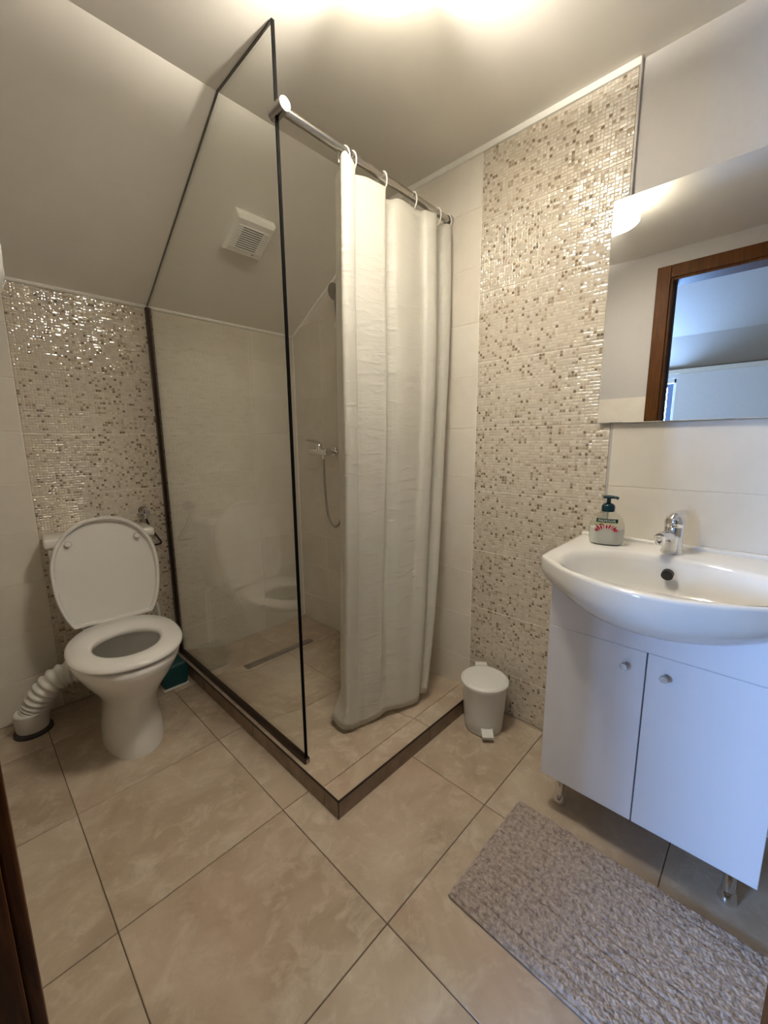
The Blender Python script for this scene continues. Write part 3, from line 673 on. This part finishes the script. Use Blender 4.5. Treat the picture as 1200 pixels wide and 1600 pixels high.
bm = new(); box(bm, -.11, .11, .10, .30, .36, .402); bevel(bm, .012, 3); obj('cistern_shelf', bm, 'ceramic', toi, True)

# waste pipe
wp = thing('waste_pipe', 'white corrugated waste pipe bending into the floor', 'pipe', (0.085, 2.06, 0))
path = crom([(.225, -.02, .185), (.165, -.025, .205), (.10, -.02, .195), (.048, -.01, .145), (.022, -.002, .095), (.012, 0.0, .072)], 26)
bm = new(); tube(bm, path, .05, 28, rf=lambda t: .047 + .0045 * sin(t * 2 * pi * 15)); obj('corrugated_hose', bm, 'pipe_plastic', wp, True, angle=180)
bm = new(); lathe(bm, [(.050, .012), (.053, .02), (.053, .045), (.056, .05), (.056, .088), (.052, .092)], c=(.005, 0, 0), n=36); obj('socket', bm, 'pipe_plastic', wp, True)
bm = new(); lathe(bm, [(.064, .0), (.062, .010), (.052, .016)], c=(.005, 0, 0), n=36); obj('floor_collar', bm, 'rubber', wp, True)

# angle valve and cistern hose
vl = thing('angle_valve', 'small chrome valve on the mosaic above the cistern', 'valve', (0.600, YB, 0.825))
bm = new(); cyl(bm, (0, 0, 0), (0, -.010, 0), .024, 24); obj('flange', bm, 'chrome', vl, True)
bm = new(); cyl(bm, (0, 0, 0), (0, -.045, 0), .010, 16); cyl(bm, (0, -.032, 0), (0, -.032, -.035), .009, 16); obj('body', bm, 'chrome', vl, True)
bm = new(); cyl(bm, (0, -.042, 0), (0, -.062, 0), .019, 10); bevel(bm, .004, 2); obj('knob', bm, 'chrome', vl, True)
bm = new(); tube(bm, crom([(0, -.032, -.035), (.012, -.030, -.075), (.045, -.022, -.135), (.060, -.016, -.165), (.040, -.014, -.172), (-.004, -.014, -.170)], 8), .004, 8); obj('supply_hose', bm, 'bronze', vl, True)

# toilet brush standing between toilet and glass
tb = thing('toilet_brush', 'teal brush holder with white hooked handle behind the toilet', 'toilet brush', (0.600, 2.005, 0))
bm = new(); loft(bm, [[(sx * a, sy * a * 1.1, z) for sx, sy in ((-1, -1), (1, -1), (1, 1), (-1, 1))] for a, z in ((.050, .006), (.054, .03), (.056, .105), (.048, .115))]); bevel(bm, .006, 2); obj('holder', bm, 'teal', tb)
obj('base_rim', bbox(-.056, .056, -.062, .062, 0, .007, .002), 'white_plastic', tb)
bm = new(); tube(bm, crom([(-.01, .04, .100), (-.012, .045, .28), (-.016, .05, .385), (-.026, .05, .402), (-.040, .05, .402)], 6), .0065, 10); obj('handle', bm, 'white_plastic', tb, True)

# ------------------------------------------------------------------ pedal bin
pb = thing('pedal_bin', 'small white plastic pedal bin at the mosaic wall', 'bin', (1.356, 0.756, 0), radians(-50))
bm = new(); lathe(bm, [(.070, 0), (.074, .004), (.078, .05), (.085, .174), (.087, .180), (.090, .194), (.086, .196)], n=48); obj('bucket', bm, 'bin_plastic', pb, True)
bm = new(); lathe(bm, [(.090, .194), (.0935, .196), (.0935, .204), (.088, .210), (.080, .2125), (.078, .2112), (.072, .2125), (.02, .2145), (.001, .2145)], n=48, cap1=False); ld = obj('lid', bm, 'bin_plastic', pb, True)
obj('hinge', bbox(-.024, .024, .080, .104, .175, .220, .004), 'bin_plastic', ld)
bm = bbox(-.022, .022, -.108, -.070, .018, .034, .003); bmesh.ops.rotate(bm, cent=(0, -.09, .026), matrix=Matrix.Rotation(radians(18), 3, 'X'), verts=bm.verts); obj('pedal', bm, 'bin_plastic', pb)
obj('pedal_slot', bbox(-.024, .024, -.079, -.066, .006, .040, .002, 1), 'bin_plastic', pb)

# ------------------------------------------------------------------ vanity cabinet
VX, VY0, VY1, VZ0, VZ1 = 1.136, -0.068, 0.432, 0.128, 0.755
vb = (1.31, 0.182, 0)
van = thing('vanity_cabinet', 'white two-door washbasin cabinet on chrome legs', 'cabinet', vb)
def vbox(name, *a, mat='lacquer', r=0.0012, parent=van): return obj(name, rel(bbox(*a, r=r, seg=1), vb), mat, parent)
t = 0.016
vbox('side_panel', VX + t + .001, XR - .002, VY1 - t, VY1, VZ0, VZ1)
vbox('side_panel', VX + t + .001, XR - .002, VY0, VY0 + t, VZ0, VZ1)
vbox('bottom_panel', VX + t + .001, XR - .002, VY0 + t, VY1 - t, VZ0, VZ0 + t)
DT = 0.613; MID = 0.187
vbox('apron', VX, VX + t, VY0, VY1, DT + .0004, VZ1)
vbox('gap_shade', VX + t - .001, VX + t + .001, VY0 + .004, VY1 - .004, VZ0 + .004, VZ1 - .01, mat='gap_dark')  # dark sheet behind the door gaps, stands in for their shade
for a, b, ky in ((MID + .0015, VY1, 0.232), (VY0, MID - .0015, 0.146)):
    d_ = vbox('door', VX, VX + t, a, b, VZ0, DT - .0004)
    bm = new(); cyl(bm, (VX, ky, .567), (VX - .014, ky, .567), .005, 12); cyl(bm, (VX - .012, ky, .567), (VX - .022, ky, .567), .009, 20, .0095); bevel(bm, .0012, 1); obj('knob', rel(bm, vb), 'steel', d_, True)
for x in (1.203, 1.43):
    for y in (0.392, -0.022):
        bm = new(); lathe(bm, [(.014, .03), (.0135, VZ0)], c=(x, y, 0), n=20); lg = obj('leg', rel(bm, vb), 'chrome', van, True)
        bm = new(); lathe(bm, [(.020, 0), (.021, .006), (.019, .016), (.0145, .032)], c=(x, y, 0), n=24); obj('foot', rel(bm, vb), 'chrome', lg, True)

# ------------------------------------------------------------------ washbasin
BZ = 0.818; bc = (1.24, 0.180)
wbs = thing('washbasin', 'white ceramic bow-fronted washbasin on the cabinet', 'washbasin', (bc[0], bc[1], VZ1))
out = []
for s in range(41):   # front bow from left corner to right corner
    y = 0.281 - 0.562 * s / 40; k = y / 0.281; out.append((-0.118 - 0.164 * (1 - abs(k) ** 2.0), y))
poly = [(0.246, 0.290)] + [(0.246 - 0.36 * i / 8, 0.290 - 0.006 * i / 8) for i in range(1, 8)] + out + [(-0.114 + 0.36 * i / 8, -0.284 - 0.006 * i / 8) for i in range(1, 8)] + [(0.246, -0.290)]
def rad(th_, P):
    d = (cos(th_), sin(th_)); best = 0
    for i in range(len(P)):
        a, b = P[i], P[(i + 1) % len(P)]; ex, ey = b[0] - a[0], b[1] - a[1]; den = d[0] * ey - d[1] * ex
        if abs(den) < 1e-12: continue
        tt = (a[0] * ey - a[1] * ex) / den; uu = (a[0] * d[1] - a[1] * d[0]) / den
        if tt > 0 and -1e-9 <= uu <= 1 + 1e-9: best = max(best, tt)
    return best
NB = 200; TH_ = [2 * pi * i / NB for i in range(NB)]
for cp_ in ((0.246, 0.290), (0.246, -0.290), (-0.116, 0.2835), (-0.116, -0.2835)):
    a_ = math.atan2(cp_[1], cp_[0]) % (2 * pi); k_ = min(range(NB), key=lambda i: abs(TH_[i] - a_)); TH_[k_] = a_
RO = [rad(t_, poly) for t_ in TH_]
def oring(s, z, dx=0.0, shrink=0.0):
    o = []
    for i in range(NB):
        t_ = TH_[i]; r = max(0.01, RO[i] * s - shrink); x = min(r * cos(t_) + dx, 0.246); o.append((x, r * sin(t_), z))
    return o
def sring2(sc, sk, z):
    o = []
    for i in range(NB):
        t_ = TH_[i]; k_ = min(1.0, abs(RO[i] * sin(t_)) / 0.281) ** 2.2; s_ = sc + (sk - sc) * k_; r = RO[i] * s_; o.append((min(r * cos(t_), 0.246), r * sin(t_), z))
    return o
def iring(s, z, cx=-0.065, hx0=0.172, hx1=0.155, hy=0.232, p=2.35):
    o = []
    for i in range(NB):
        t_ = 2 * pi * i / NB; c, s_ = cos(t_), sin(t_); o.append((cx + s * (hx1 if c > 0 else hx0) * math.copysign(abs(c) ** (2 / p), c), s * hy * math.copysign(abs(s_) ** (2 / p), s_), z))
    return o
zt = BZ - VZ1
bm = new()
rings = [sring2(.30, .30, -.066), sring2(.50, .42, -.064), sring2(.66, .54, -.059), sring2(.79, .66, -.050), sring2(.88, .76, -.038), sring2(.935, .84, -.024), sring2(.968, .90, -.010), sring2(.988, .955, .000), sring2(.997, .990, .016), oring(1.0, .030), oring(1.0, zt - .008),
         oring(1.0, zt - .003, shrink=.001), oring(1.0, zt, shrink=.0045), oring(1.0, zt, shrink=.012),
         iring(1.06, zt), iring(1.0, zt - .006), iring(.965, zt - .022), iring(.92, zt - .050), iring(.84, zt - .085), iring(.68, zt - .108), iring(.42, zt - .120), iring(.12, zt - .125)]
loft(bm, rings, True, True); basin = obj('bowl', bm, 'ceramic', wbs, True, angle=70)
bm = bbox(0.222, 0.247, -0.286, 0.288, zt - .004, zt + .010, .006, 3); obj('back_ledge', bm, 'ceramic', wbs, True)
bm = new(); cyl(bm, (0.066, 0.008, zt - .040), (0.052, 0.008, zt - .044), .0140, 24); obj('overflow_ring', bm, 'black', wbs, True)
bm = new(); cyl(bm, (0.064, 0.008, zt - .040), (0.0505, 0.008, zt - .0443), .0115, 24); obj('overflow_hole', bm, 'black', wbs, True)
bm = new(); lathe(bm, [(.024, -.0), (.026, .002), (.022, .004), (.001, .0045)], c=(-0.065, 0, zt - .1255), n=28, cap1=False); obj('drain', bm, 'chrome', wbs, True)

# ------------------------------------------------------------------ faucet
fa = thing('basin_tap', 'chrome single-lever tap on the washbasin', 'tap', (1.385, 0.197, BZ))
bm = new(); lathe(bm, [(.0275, 0), (.0275, .006), (.025, .008), (.025, .011)], n=32); obj('base_ring', bm, 'chrome', fa, True)
bm = new(); lathe(bm, [(.0235, .010), (.0232, .045), (.0238, .070), (.0225, .076)], n=32); obj('body', bm, 'chrome', fa, True)
bm = new(); lathe(bm, [(.0215, .075), (.0245, .079), (.0245, .092), (.021, .104), (.012, .110), (.001, .111)], n=32, cap1=False); obj('cap', bm, 'chrome', fa, True)
bm = new(); tube(bm, crom([(-.008, .003, .046), (-.035, .010, .054), (-.058, .016, .054), (-.070, .019, .052)], 6), .014, 16, rf=lambda t: .0165 - .003 * t); obj('spout', bm, 'chrome', fa, True)
bm = new(); cyl(bm, (-.070, .019, .060), (-.071, .019, .034), .0145, 20, .013); bevel(bm, .0015, 1); obj('aerator', bm, 'chrome', fa, True)
bm = new(); tube(bm, crom([(-.012, .003, .094), (-.004, 0, .106), (.020, -.008, .112), (.048, -.018, .114)], 6), .010, 12, rf=lambda t: .017 - .011 * t); obj('lever', bm, 'chrome', fa, True)

# ------------------------------------------------------------------ soap bottle
sb = thing('soap_bottle', 'clear hand soap bottle with dark green pump on the basin', 'soap bottle', (1.372, 0.366, BZ), radians(14))
def sring(hy, hx, z, n=40, p=2.4):
    return [(hx * math.copysign(abs(cos(2 * pi * i / n)) ** (2 / p), cos(2 * pi * i / n)), hy * math.copysign(abs(sin(2 * pi * i / n)) ** (2 / p), sin(2 * pi * i / n)), z) for i in range(n)]
prof_s = [(.040, .022, 0), (.0455, .027, .004), (.0485, .029, .02), (.0495, .030, .045), (.047, .028, .066), (.040, .025, .082), (.028, .020, .096), (.018, .016, .103), (.0145, .0145, .106)]
bm = new(); loft(bm, [sring(a, b, z) for a, b, z in prof_s], True, True); bt = obj('bottle', bm, 'bottle_clear', sb, True)
bm = new(); loft(bm, [sring(a * .95, b * .94, z) for a, b, z in ((.040, .022, .002), (.0455, .027, .005), (.0485, .029, .02), (.0495, .030, .045), (.0487, .0293, .052))], True, True); obj('liquid_soap', bm, 'liquid', sb, True)
def slabel(y0, y1, z0, z1, off, mat, name, n=8):
    bm = new(); rows_ = []
    for zz in (z0, z1):
        # half depths at this height
        for (a0, b0, c0), (a1, b1, c1) in zip(prof_s, prof_s[1:]):
            if c0 <= zz <= c1: k = (zz - c0) / (c1 - c0); hy, hx = a0 + (a1 - a0) * k, b0 + (b1 - b0) * k
        rows_.append([(-(hx * (1 - min(1, abs(y) / hy) ** 2.4) ** (1 / 2.4)) - off, y, zz) for y in [y0 + (y1 - y0) * i / n for i in range(n + 1)]])
    vv = [[bm.verts.new(p) for p in r] for r in rows_]
    for i in range(n): bm.faces.new((vv[0][i], vv[0][i + 1], vv[1][i + 1], vv[1][i]))
    bmesh.ops.solidify(bm, geom=list(bm.faces), thickness=0.0003)
    return obj(name, bm, mat, bt)
slabel(-.029, .029, .0715, .083, .0008, 'label_green', 'brand_label')
slabel(-.027, .027, .068, .0705, .0008, 'label_lime', 'label_stripe')
for k in range(11):
    a = -1.25 + 2.5 * k / 10; r0 = .012 + .012 * random.random()
    bm = new(); L_ = .014 + .010 * random.random()
    y0, z0 = sin(a) * .021, .047 + cos(a * 1.6) * .005
    p0 = Vector((0, y0, z0)); dv = Vector((0, sin(a), .72 * abs(cos(a)) + .08)).normalized(); sd = Vector((0, -dv.z, dv.y))
    ptsl = [p0, p0 + dv * L_ * .5 + sd * .0032, p0 + dv * L_, p0 + dv * L_ * .5 - sd * .0032]
    ptsl = [Vector((-.0305 + (abs(p.y) / .0495) ** 2.4 * .009 + max(0, p.z - .05) * .12, p.y, p.z)) for p in ptsl]
    vv = [bm.verts.new(p) for p in ptsl]; bm.faces.new(vv); bmesh.ops.solidify(bm, geom=list(bm.faces), thickness=0.0004)
    obj('flower_petal', bm, 'petal_red' if k % 3 else 'petal_pink', bt)
def text(s, size, mat, name, parent, mw):
    cu = bpy.data.curves.new('t', 'FONT'); cu.body = s; cu.size = size; cu.align_x = 'CENTER'; cu.align_y = 'CENTER'; cu.extrude = 0.0002
    to = bpy.data.objects.new('t', cu); C.objects.link(to); dg = bpy.context.evaluated_depsgraph_get(); me = bpy.data.meshes.new_from_object(to.evaluated_get(dg)); bpy.data.objects.remove(to)
    me.name = name; me.materials.clear(); me.materials.append(M[mat]); o = bpy.data.objects.new(name, me); C.objects.link(o); o.parent = parent; o.matrix_local = mw; return o
text('PALMOLIVE', .0098, 'label_white', 'brand_lettering', bt, Matrix.Translation((-.0288, 0, .0772)) @ Matrix(((0, 0, -1, 0), (-1, 0, 0, 0), (0, 1, 0, 0), (0, 0, 0, 1))) @ Matrix.Diagonal((0.92, 1, 1, 1)))
bm = new(); lathe(bm, [(.017, .103), (.0185, .106), (.0185, .120), (.014, .126), (.006, .129), (.0055, .143)], n=24); pm = obj('pump', bm, 'pump_green', sb, True)
bm = new(); lathe(bm, [(.005, .141), (.017, .144), (.018, .148), (.014, .151), (.001, .1525)], n=24, cap1=False); obj('pump_head', bm, 'pump_green', pm, True)
bm = new(); tube(bm, [(0, .0, .1475), (-.004, -.018, .147), (-.006, -.026, .144)], .0045, 10); obj('nozzle', bm, 'pump_green', pm, True)
bm = new(); cyl(bm, (0, 0, .01), (0, 0, .104), .003, 8); obj('dip_tube', bm, 'liquid', pm, True)

# ------------------------------------------------------------------ mirror
mr = thing('wall_mirror', 'frameless rectangular mirror above the washbasin', 'mirror', (XR, 0.11, 1.19))
MY0, MY1, MZ0, MZ1 = -0.22, 0.447, 1.190, 1.841
obj('backing_board', rel(bbox(XR - .010, XR - .0005, MY0 + .004, MY1 - .004, MZ0 + .004, MZ1 - .004, .001, 1), (XR, 0.11, 1.19)), 'gap_dark', mr)
obj('mirror_glass', rel(bbox(XR - .016, XR - .010, MY0, MY1, MZ0, MZ1, .0012, 1), (XR, 0.11, 1.19)), 'mirror', mr)

# ------------------------------------------------------------------ bath mat
bmx0, bmx1, bmy0, bmy1 = 0.728, 1.108, -0.16, 0.484
rug = thing('bath_mat', 'fluffy grey-beige bath mat before the cabinet', 'bath mat', ((bmx0 + bmx1) / 2, (bmy0 + bmy1) / 2, 0), radians(-0.5))
obj('mat_backing', bbox(-.19, .19, -.322, .322, 0.0004, .005, .002), 'mat', rug)
import mathutils
bm = new(); nu, nv = 240, 420; W_, H_ = .19, .322
noise = mathutils.noise
grid = []
for j in range(nv + 1):
    y = -H_ + 2 * H_ * j / nv; row = []
    for i in range(nu + 1):
        x = -W_ + 2 * W_ * i / nu
        edge = min(1.0, min(W_ - abs(x), H_ - abs(y)) / .008)
        wav = x + .0035 * noise.noise(Vector((x * 6, y * 11, 2))) + .0015 * noise.noise(Vector((x * 20, y * 45, 4)))
        groove = max(0.0, 1 - abs(((wav / .034) % 1.0) - .5) / .085) * (.35 + 1.1 * max(0.0, noise.noise(Vector((x * 9, y * 7, 9))) + .25))
        tuft = noise.noise(Vector((x * 300, y * 190, 0.3))) * .65 + noise.noise(Vector((x * 110, y * 80, 5.3))) * .45
        z = .004 + edge * (.0085 - .0085 * min(1.0, groove) + .0066 * tuft)
        ex = .0022 * noise.noise(Vector((y * 40, x * 3, 1))) * (1 if abs(x) > W_ - .004 else .3)
        row.append(bm.verts.new((x + ex + .0012 * noise.noise(Vector((x * 200, y * 200, 7))), y, max(.003, z))))
    grid.append(row)
for a, b in zip(grid, grid[1:]):
    for i in range(nu): bm.faces.new((a[i], a[i + 1], b[i + 1], b[i]))
pile = obj('pile', bm, 'mat', rug, True, angle=180); pile['kind'] = 'stuff'
# stitched border
bm = new(); P4 = [(-W_, -H_), (W_, -H_), (W_, H_), (-W_, H_), (-W_, -H_)]; pts = []
for (a, b), (c, d) in zip(P4, P4[1:]):
    for k in range(40): pts.append((a + (c - a) * k / 40, b + (d - b) * k / 40, .0045 + .001 * sin(k * 1.7)))
pts.append(pts[0]); tube(bm, pts, .0035, 8); obj('hem', bm, 'mat', rug, True)

# ------------------------------------------------------------------ water heater at the left edge
wh = thing('water_heater', 'white rounded appliance just entering at the left edge', 'water heater', (XL - 0.005, 1.30, 1.535))
bm = new(); loft(bm, [[(x, r * cos(2 * pi * i / 40) * 1.0, r * .62 * sin(2 * pi * i / 40)) for i in range(40)] for x, r in ((0.0, .12), (.10, .125), (.135, .118), (.150, .095), (.1535, .05))]); obj('casing', bm, 'white_plastic', wh, True)
bm = new(); cyl(bm, (.150, 0, -.02), (.157, 0, -.02), .018, 20); obj('dial', bm, 'white_plastic', wh, True)
